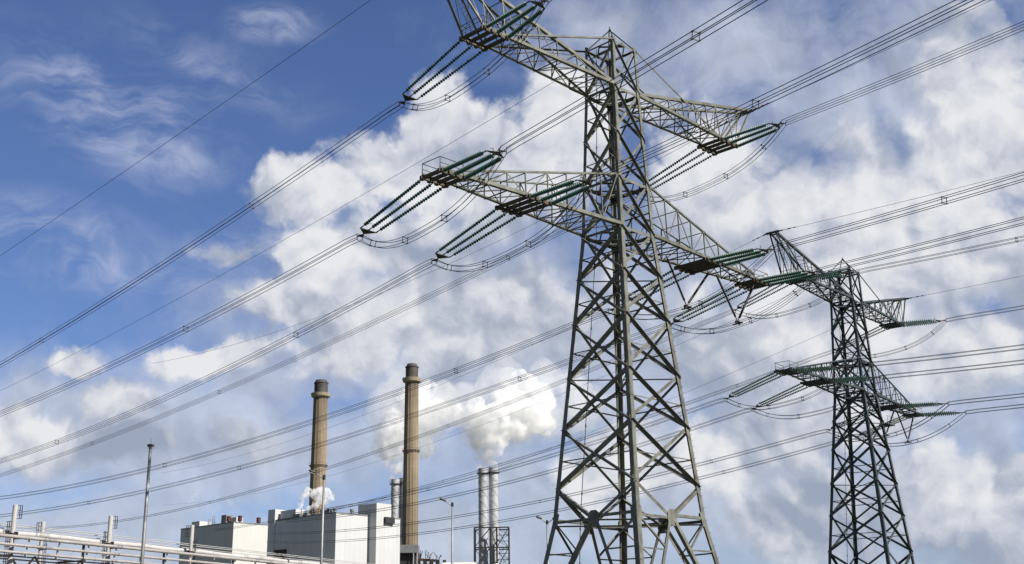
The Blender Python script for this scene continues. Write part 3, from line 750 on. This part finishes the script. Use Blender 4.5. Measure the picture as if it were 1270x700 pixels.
def flues(pxs, py, Y, r, label, frame, zbot=0):
    tops = [at(x, y, Y+dy) for x, y, dy in pxs]
    c0 = Vector((sum(t.x for t in tops)/len(tops), Y, 0)); X = T('exhaust_stack', c0, label, 'smokestack', 'twin steel exhaust stacks')
    for i, tp in enumerate(tops):
        b = Vector((tp.x, tp.y, 0)); mb = MB()
        prof = [(0, r), (tp.z-.4, r), (tp.z-.4, r+.15), (tp.z, r+.15), (tp.z, r-.25), (tp.z-3, r-.25)]
        mb.lathe(b, b+up3, prof, 28)
        z = tp.z-8
        while z > 10: mb.lathe(b+up3*z, b+up3*(z+1), [(0, r), (0, r+.16), (.4, r+.16), (.4, r)], 28); z -= 9
        fl_ = X.part('flue', mb, 'stack')
        mb = MB(); mb.lathe(b+up3*(tp.z-3.2), b+up3*tp.z, [(0, r), (0, r+1.0), (.25, r+1.0), (.25, r)], 24)
        for k in range(12):
            u = Vector((math.cos(k*math.pi/6), math.sin(k*math.pi/6), 0)); v = Vector((math.cos((k+1)*math.pi/6), math.sin((k+1)*math.pi/6), 0))
            q = b+up3*(tp.z-3); mb.tube([q+u*(r+.95), q+u*(r+.95)+up3*1.2], .06, 4); mb.tube([q+u*(r+.95)+up3*1.2, q+v*(r+.95)+up3*1.2], .06, 4)
        X.part('top_platform', mb, 'fitting')
        sp = MB(); n = 60                                   # helical strakes near the top
        for s in range(3):
            sp.tube([b+Vector((math.cos(s*2.1+k*.16), math.sin(s*2.1+k*.16), 0))*(r+.12)+up3*(tp.z-5-k*.55) for k in range(n)], .07, 4)
        X.part('wind_strake', sp, 'stack')
    if frame:
        mb = MB(); x0, x1, y0, y1, zt = frame
        ox = tops[0].x; xs = [ox+x0, ox+(x0+x1)*.42, ox+(x0+x1)*.8, ox+x1]
        lv = list(np.linspace(6, zt, 7))
        for x in xs:
            for y in (Y+y0, Y+y1): mb.bar((x, y, 0), (x, y, zt), .95)
        for z in lv:
            for y in (Y+y0, Y+y1):
                mb.bar((xs[0], y, z), (xs[-1], y, z), .8, .7)
            for x in xs: mb.bar((x, Y+y0, z), (x, Y+y1, z), .4)
        for z0, z1 in zip(lv, lv[1:]):
            for i in range(3):
                f = (i % 2 == 0); mb.bar((xs[i], Y+y0, z0 if f else z1), (xs[i+1], Y+y0, z1 if f else z0), .45)
                mb.bar((xs[i], Y+y1, z1 if f else z0), (xs[i+1], Y+y1, z0 if f else z1), .3)
        X.part('support_frame', mb, 'fitting')
        mb = MB()
        z = 8.0; k = 0
        while z < zt-4:
            a_, b_ = (xs[2]+.6, xs[3]-.2) if k % 2 else (xs[3]-.2, xs[2]+.6)
            mb.bar((a_, Y+y0-1, z), (b_, Y+y0-1, z+3.6), .5, .2); mb.bar((a_, Y+y0-1, z+1.1), (b_, Y+y0-1, z+4.7), .15); mb.box(((xs[2]+xs[3])/2, Y+y0-1, z), ((xs[3]-xs[2])/2, .8, .12)); z += 3.6; k += 1
        X.part('stair', mb, 'fitting')
        mb = MB(); q = Vector((tops[1].x+1.5, Y-8, 54)); 
        mb.lathe(q-up3*54, q-up3*53, [(0, 4.2), (50, 4.2), (52, 4.0), (54, 3.4), (55.4, 2.2), (56, .8), (56.1, .1)], 28); X.part('silencer', mb, 'cream')
    return X, tops
XA, TA = flues([(599, 581.5, 0), (612, 580.5, 2)], 581, 760, 2.85, 'twin bright steel stacks in a dark lattice frame, steaming beside the near pylon', (-5.2, 15.6, -7, 7, 77.5))
XB, TB = flues([(490.5, 595, 0), (500.5, 593.5, 4)], 594, 790, 2.75, 'twin steel stacks half hidden behind the right-hand concrete chimney', None)
# small buildings and machinery at the chimney foot
q = at(495, 676.5, 700); q.x += .2
X = T('annex_building', (q.x+5, 700, 0), 'low grey annex with a dark open bay at the foot of the right chimney', 'industrial building')
mb = MB(); mb.box((q.x+5.2, 703, q.z-2.2), (5.4, 6, 2.2)); X.part('roof_block', mb, 'grey')
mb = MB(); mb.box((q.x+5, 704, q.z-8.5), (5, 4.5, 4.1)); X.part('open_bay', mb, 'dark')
mb = MB(); mb.box((q.x+5.2, 703, (q.z-12.6)/2), (5.6, 6, (q.z-12.6)/2)); X.part('wall', mb, 'clad')
mb = MB()
for dx in (.3, 8.2, 10.2): mb.box((q.x+dx, 697.3, q.z-8), (.22, .22, 8)); 
X.part('column', mb, 'white')
c0 = at(530, 700, 715); zt = at(530, 686, 715).z
X = T('gantry_crane', (c0.x, 715, 0), 'tangle of red and grey gantry steelwork beside the right chimney foot', 'crane')
mb = MB(); x0 = at(514, 690, 715).x; x1 = at(545, 690, 715).x; zr = at(530, 694, 715).z
mb.bar((x0, 715, zr), (x1, 715, zr-1.0), .8, 1.1); mb.bar((x0, 712, zr), (x1, 712, zr-1.0), .8, 1.1)
for i in range(9): mb.bar((x0+(x1-x0)*i/8, 712, zr-(i%2)), (x0+(x1-x0)*i/8, 715, zr), .4)
X.part('crane_girder', mb, 'red')
mb = MB()
for i in range(4):
    x = x0+(x1-x0)*(i+.5)/4; mb.bar((x, 713.5, 0), (x, 713.5, zt-3), .6)
random.seed(11)
for i in range(26):
    u = random.uniform(0, 1); hmax = (zt-zr+3)*(1-abs(u-.45)*1.1)
    x = x0+(x1-x0)*u; z = zr+random.uniform(-.5, 1); mb.bar((x, 713+random.uniform(-3, 3), z), (x+random.uniform(-3, 3), 713+random.uniform(-3, 3), z+hmax*random.uniform(.4, 1)), .28)
for i in range(7): mb.bar((x0+(x1-x0)*i/8, 712.5, zt-5+1.3*math.sin(i)), (x0+(x1-x0)*(i+1)/8, 712.5, zt-4.6+1.3*math.sin(i+1)), .3)
X.part('steel_frame', mb, 'grey')
mb = MB()
for i in range(5): x = x0+3+i*3.6; mb.box((x, 710, zr-2.5), (.9, 1, 1.6))
X.part('machine_housing', mb, 'fitting')
qa, qb = at(546, 697.5, 600), at(592, 697.5, 600)
X = T('storage_shed', ((qa.x+qb.x)/2, 606, 0), 'long low cream roofed shed between the chimney and the twin stacks', 'shed')
mb = MB(); xm = (qa.x+qb.x)/2; hw = (qb.x-qa.x)/2; z = qa.z
mb.box((xm, 606, (z-2.2)/2), (hw, 6, (z-2.2)/2)); X.part('wall', mb, 'clad')
mb = MB(); mb.v = [(xm-hw-.4, 599.6, z-2.2), (xm+hw+.4, 599.6, z-2.2), (xm+hw+.4, 612.4, z-2.2), (xm-hw-.4, 612.4, z-2.2), (xm-hw+1.2, 606, z+.3), (xm+hw-1.2, 606, z+.3)]
mb.f = [(0, 1, 5, 4), (1, 2, 5), (2, 3, 4, 5), (3, 0, 4), (3, 2, 1, 0)]; mb.sm = [False]*5
X.part('roof', mb, 'cream')

# ================================================================== lamp posts
def lamp(px, py, Y, label, heads, r0=.13, r1=.07):
    tp = at(px, py, Y); b = Vector((tp.x, tp.y, 0)); X = T('lamp_post', b, label, 'lamp post', 'tall lamp posts')
    mb = MB(); mb.tube([b, b+up3*(tp.z*.5), tp], [r0, (r0+r1)/2, r1], 12); mb.tube([b, b+up3*1.0], r0*1.35, 12); X.part('pole', mb, 'pole')
    if heads == 'ring':
        mb = MB(); mb.lathe(tp-up3*.35, tp, [(0, r1), (0, .17), (.1, .17), (.1, r1)], 16); X.part('head_frame', mb, 'pole')
        for k in range(6):
            u = Vector((math.cos(k*1.047+.3), math.sin(k*1.047+.3), 0)); mb = MB(); mb.box(tp+u*.22-up3*.12, (.06, .08, .07), (u, u.cross(up3), up3)); h_ = X.part('floodlight', mb, 'fitting')
            m2 = MB(); m2.box(tp+u*.22-up3*.205, (.05, .06, .01), (u, u.cross(up3), up3)); X.part('lens', m2, 'lens', parent=h_)
        mb = MB(); mb.tube([tp, tp+up3*.45], .015, 4); X.part('lightning_rod', mb, 'pole')
    else:
        for s in heads:
            u = Vector((s*.93, -.35, 0)).normalized(); L = 1.25 if len(heads) == 1 else 1.1
            mb = MB(); mb.tube([tp-up3*.35, tp+u*.4-up3*.15, tp+u*L+up3*.35], .055, 6); X.part('arm', mb, 'pole')
            mb = MB(); d = (u+up3*.35).normalized(); q = tp+u*L+up3*.35
            mb.lathe(q-d*.35, q+d*.55, [(0, .06), (.15, .15), (.6, .17), (.85, .12), (.92, .03)], 10); h_ = X.part('lamp_head', mb, 'fitting')
            m2 = MB(); m2.box(q+d*.1-up3*.17, (.3, .11, .015), (d, u.cross(up3), d.cross(u.cross(up3)))); X.part('lens', m2, 'lens', parent=h_)
        mb = MB(); mb.lathe(tp-up3*.5, tp, [(0, r1), (.05, .17), (.5, .17), (.6, .05)], 10); X.part('pole_cap', mb, 'fitting')
lamp(187, 551, 100, 'tall floodlight mast with a crown of lamps at the left by the pipes', 'ring', .18, .12)
lamp(402, 590, 140, 'grey lamp post with one arm in front of the boiler house', (-1,), .2, .12)
lamp(561, 624, 165, 'grey lamp post with one arm left of the twin steel stacks', (-1,), .17, .11)
lamp(678.5, 646, 170, 'grey lamp post with two arms just left of the near pylon leg', (-1, 1), .17, .11)

# ================================================================== pipe bridge
ZP = 12.0
def pl(x, y, z): return atz(x, y, z)
pa, pb = pl(0, 664, ZP), pl(360, 700, ZP); pd = (pb-pa).normalized(); ps = Vector((pd.y, -pd.x, 0))
if ps.y < 0: ps = -ps                                   # ps points to the far side
pa = pa-pd*14; Lp = (pb-pa).length+35; pa.z = 0
X = T('pipe_bridge', Vector((pa.x, pa.y, 0)), 'long run of silver pipes on a truss bridge across the lower left', 'pipeline')
for (off, z, r) in ((0, ZP, .15), (.15, ZP-.66, .12), (.3, ZP-1.25, .12)):
    mb = MB(); n = 40; mb.tube([pa+ps*off+pd*(Lp*i/n)+up3*(z-0) for i in range(n+1)], r, 14)
    for i in range(1, 32): mb.lathe(pa+ps*off+pd*(Lp*i/32)+up3*z, pa+ps*off+pd*(Lp*i/32+1)+up3*z, [(0, r), (0, r+.025), (.12, r+.025), (.12, r)], 14)
    mb.v = [(v[0], v[1], v[2]) for v in mb.v]
    m2 = mb
    for i in range(1, 26):
        q = pa+ps*off+pd*(Lp*i/26)+up3*z; m2.box(q-up3*(r+.09), (.05, .12, .09), (pd, ps, up3)); 
        if i % 3 == 0: m2.tube([q, q+up3*(r+.35)], .04, 5)
    pp = X.part('pipe', mb, 'pipe')
mb = MB(); mb.tube([pa+ps*2.2+pd*(Lp*i/30)+up3*(ZP+.55+.05*math.sin(i*1.9)) for i in range(31)], .24, 16)
X.part('large_pipe', mb, 'white', 'fat white insulated pipe behind the thinner ones')
mb = MB()
for dz, o in ((.95, 1.6), (1.25, 1.9), (.6, 1.3), (.75, 2.9), (1.5, 2.6)):
    mb.tube([pa+ps*(o+1.2)+pd*(Lp*i/10)+up3*(ZP+dz) for i in range(11)], .035, 5)
X.part('handrail', mb, 'white')
tr = MB(); nb = 34
for i in range(nb):
    q0 = pa+pd*(Lp*i/nb); q1 = pa+pd*(Lp*(i+1)/nb)
    for o in (.5, 3.2):
        z1, z0 = ZP-1.45, ZP-4.4
        A_, B_ = (z1, z0) if i % 2 else (z0, z1)
        tr.bar(q0+ps*o+up3*A_, q1+ps*o+up3*B_, .13)
    if i % 3 == 0: tr.bar(q0+ps*.5+up3*(ZP-1.5), q0+ps*3.2+up3*(ZP-1.5), .15)
    if i % 4 == 1: tr.bar(q0+ps*.25+up3*(ZP-4.4), q0+ps*.25+up3*(ZP+.05), .16, .2)
for o in (.5, 3.2):
    tr.bar(pa+ps*o+up3*(ZP-1.55), pa+ps*o+pd*Lp+up3*(ZP-1.55), .12); tr.bar(pa+ps*o+up3*(ZP-4.5), pa+ps*o+pd*Lp+up3*(ZP-4.5), .25)
X.part('truss', tr, 'fitting')
# white columns carrying the bridge
def column(px, py, off, r, label, plat):
    # stands `off` behind the pipes; find the spot along the bridge under the pixel
    best = None
    for i in range(900):
        q = pa+ps*off+pd*(Lp*i/900)
        r_ = ray(px, py); x = r_.x/r_.y*q.y
        if best is None or abs(q.x-x) < best[0]: best = (abs(q.x-x), q.copy())
    q = best[1]; q.z = 0; top = at(px, py, q.y); X = T('support_column', q, label, 'column', 'white columns along the pipe bridge')
    mb = MB(); mb.lathe(q, q+up3, [(0, r*1.5), (.3, r*1.5), (.3, r), (top.z-.06, r), (top.z, r*.95)], 20)
    for z in (top.z-2.6, top.z-5.2): mb.lathe(q+up3*z, q+up3*(z+1), [(0, r), (0, r+.03), (.12, r+.03), (.12, r)], 20)
    X.part('column_shaft', mb, 'white')
    mb = MB(); u = Vector((-1, 0, 0)) if plat != 0 else Vector((1, 0, 0)); zt_ = top.z-1.4
    for o in (-.2, .2): mb.tube([q+u*(r+.22)+Vector((0, o, 0))+up3*.5, q+u*(r+.22)+Vector((0, o, 0))+up3*zt_], .035, 5)
    z = .8
    while z < zt_: mb.tube([q+u*(r+.22)+Vector((0, -.2, 0))+up3*z, q+u*(r+.22)+Vector((0, .2, 0))+up3*z], .025, 4); mb.bar(q+u*(r)+up3*z, q+u*(r+.42)+up3*z, .05); z += .42
    X.part('ladder', mb, 'fitting')
    mb = MB(); v = -u
    for dz in (.05, .45, .85, 1.15): mb.bar(q+v*r+up3*(top.z-dz), q+v*(r+.42)+up3*(top.z-dz), .04)
    for o in (.22, .4): mb.bar(q+v*(r+o)+up3*(top.z-1.2), q+v*(r+o)+up3*(top.z-.05), .05)
    X.part('cable_bracket', mb, 'fitting')
    mb = MB(); 
    zc = ZP+.3; mb.lathe(q+up3*(zc-.1), q+up3*(zc+1), [(0, r), (0, r+.16), (.22, r+.16), (.22, r)], 16); mb.bar(q, q-ps*(off)+up3*0, .01)
    mb.v = mb.v[:-8]; mb.f = mb.f[:-6]; mb.sm = mb.sm[:-6]
    if off < 5: mb.bar(q+up3*(zc-.35), q-ps*(off+.1)+up3*(zc-.35), .14, .16)
    mb.box(q+v*.3+up3*(zc+.1), (.13, .13, .13))
    X.part('pipe_bracket', mb, 'fitting')
column(20, 626.5, 1.2, .21, 'tall white column with ladder, leftmost behind the pipes', 1)
column(53.5, 647.5, 9.0, .20, 'short slim white column standing farther back between two taller ones', 0)
column(137.5, 640, 1.2, .215, 'white column with bracket between the leftmost column and the floodlight mast', 1)
column(238.5, 651.5, 1.2, .20, 'white column in front of the turbine hall wall', 0)

# ================================================================== steam plumes
def plume(loc, label, blobs, dens, voxel, disp, seed):
    rnd = random.Random(seed); mb = MB()
    ico = [(0, 0, 1)]
    import bmesh
    bm = bmesh.new(); bmesh.ops.create_icosphere(bm, subdivisions=2, radius=1)
    vs = [v.co.copy() for v in bm.verts]; fs = [tuple(v.index for v in f.verts) for f in bm.faces]; bm.free()
    for (x, y, z, r) in blobs:
        mb.add([Vector((x, y, z))+v*r for v in vs], fs, True)
        for k in range(9):                       # smaller billows budding off each puff
            d = Vector((rnd.gauss(0, 1), rnd.gauss(0, 1), rnd.gauss(0, 1))).normalized(); rr = r*rnd.uniform(.3, .55)
            c = Vector((x, y, z))+d*(r*.82); mb.add([c+v*rr for v in vs], fs, True)
    o = mb.build('steam_plume', smoke_mat(dens)); o.location = loc
    tag(o, label, 'smoke', kind='stuff')
    m = o.modifiers.new('blend', 'REMESH'); m.mode = 'VOXEL'; m.voxel_size = voxel; m.use_smooth_shade = True
    for i, (sz, st) in enumerate(disp):
        tx = bpy.data.textures.new('billow', 'CLOUDS'); tx.noise_scale = sz; tx.noise_depth = 3
        d = o.modifiers.new('billow', 'DISPLACE'); d.texture = tx; d.strength = st; d.mid_level = .5; d.texture_coords = 'LOCAL'
    return o
def smoke_mat(dens):
    m = bpy.data.materials.new('steam'); m.use_nodes = True; nt = m.node_tree; nt.nodes.clear()
    h = G(nt); v = h.n('ShaderNodeVolumePrincipled'); v.inputs['Color'].default_value = (.995, .995, .995, 1)
    P = h.n('ShaderNodeTexCoord').outputs['Object']
    nz = h.noise(P, dens[1], 4, .62)
    nt.links.new(h.m('MULTIPLY', h.ss(nz, dens[2], dens[2]+.22), dens[0]), v.inputs['Density'])
    v.inputs['Anisotropy'].default_value = .0
    o = nt.nodes.new('ShaderNodeOutputMaterial'); nt.links.new(v.outputs[0], o.inputs['Volume']); return m
def pblobs(spec, Y):
    """spec = (px, py, radius in px, depth offset in m)"""
    out = []; base = at(spec[0][0], spec[0][1], Y)
    for x, y, r, dy in spec:
        p = at(x, y, Y+dy); out.append((p.x-base.x, p.y-base.y, p.z-base.z, r*(Y+dy)/F*1.04))
    return base, out
b0, bl = pblobs([(599, 577, 5.5, 0), (612, 576, 5.5, 2), (605, 571, 8, 0), (606, 562, 10, 0), (600, 548, 15, 2), (617, 546, 15, -2), (592, 530, 16, 4), (614, 522, 22, 0), (640, 532, 16, 4), (588, 512, 16, 6), (573, 520, 10, 6),
                 (645, 508, 24, 6), (668, 522, 18, 8), (630, 496, 20, 10), (668, 497, 22, 12), (655, 480, 16, 14), (643, 466, 9, 14), (566, 508, 9, 10)], 762)
plume(b0, 'white steam billowing up from the twin steel stacks in the lattice frame', bl, (.22, .15, .38), .95, ((8, 5.5), (3.2, 3.2), (1.4, 1.0)), 3)
b0, bl = pblobs([(490, 591, 5.5, 0), (500, 589, 5, 3), (494, 584, 8, 0), (488, 576, 12, 0), (484, 558, 13, 0), (500, 560, 14, 3), (484, 540, 15, 4), (503, 538, 20, 4), (526, 555, 14, 8), (524, 530, 18, 8), (490, 518, 12, 8), (520, 505, 20, 12),
                 (505, 495, 12, 12), (536, 505, 15, 14), (548, 512, 10, 16), (530, 485, 12, 16)], 792)
plume(b0, 'white steam billowing behind the right-hand concrete chimney', bl, (.20, .15, .39), .95, ((8, 5.5), (3.2, 3.2), (1.4, 1.0)), 5)
b0, bl = pblobs([(372, 631, 3.4, 0), (373, 626, 3.6, 0), (375, 620, 4.2, 0), (379, 614, 5, 0), (383, 610, 5, 0), (390, 613, 5.5, 0), (398, 610, 6.5, 0), (406, 613, 6.5, 0), (411, 617, 4.5, 0), (396, 620, 6, 0), (403, 622, 5, 0), (391, 627, 4.5, 0), (384, 631, 3.5, 0)], 668)
plume(b0, 'small puff of steam drifting over the boiler house roof past the left chimney', bl, (.5, .35, .36), .4, ((3, 1.6), (1.2, .8)), 8)
b0, bl = pblobs([(246, 641, 3, 0), (252, 634, 5, 0), (262, 630, 6, 0), (272, 627, 6, 0), (284, 623, 5, 0), (296, 619, 4, 0), (240, 630, 5, 0), (236, 618, 5, 0), (244, 613, 5, 0)], 660)
plume(b0, 'faint thin steam rising behind the turbine hall roof', bl, (.06, .2, .42), .7, ((3, 2.5), (1.2, 1.0)), 9)
for (spec, Y, lab, dn, sd) in (
    ([(608, 540, 26, 6), (640, 515, 36, 10), (590, 520, 26, 10), (670, 500, 40, 16), (705, 500, 40, 22), (560, 500, 30, 18), (625, 480, 34, 20), (730, 505, 28, 26)], 772, 'thin veil of spent steam drifting right of the twin stacks toward the near pylon', (.032, .06, .34), 21),
    ([(490, 545, 26, 6), (520, 515, 34, 12), (480, 515, 28, 14), (545, 500, 32, 20), (505, 485, 28, 20)], 800, 'thin veil of spent steam hanging behind the right chimney', (.03, .06, .34), 22)):
    b0, bl = pblobs(spec, Y); plume(b0, lab, bl, dn, 2.2, ((16, 12), (6, 5)), sd)
cy = SC.cycles
cy.volume_bounces = 10
cy.max_bounces = 12
cy.volume_step_rate = 1.0
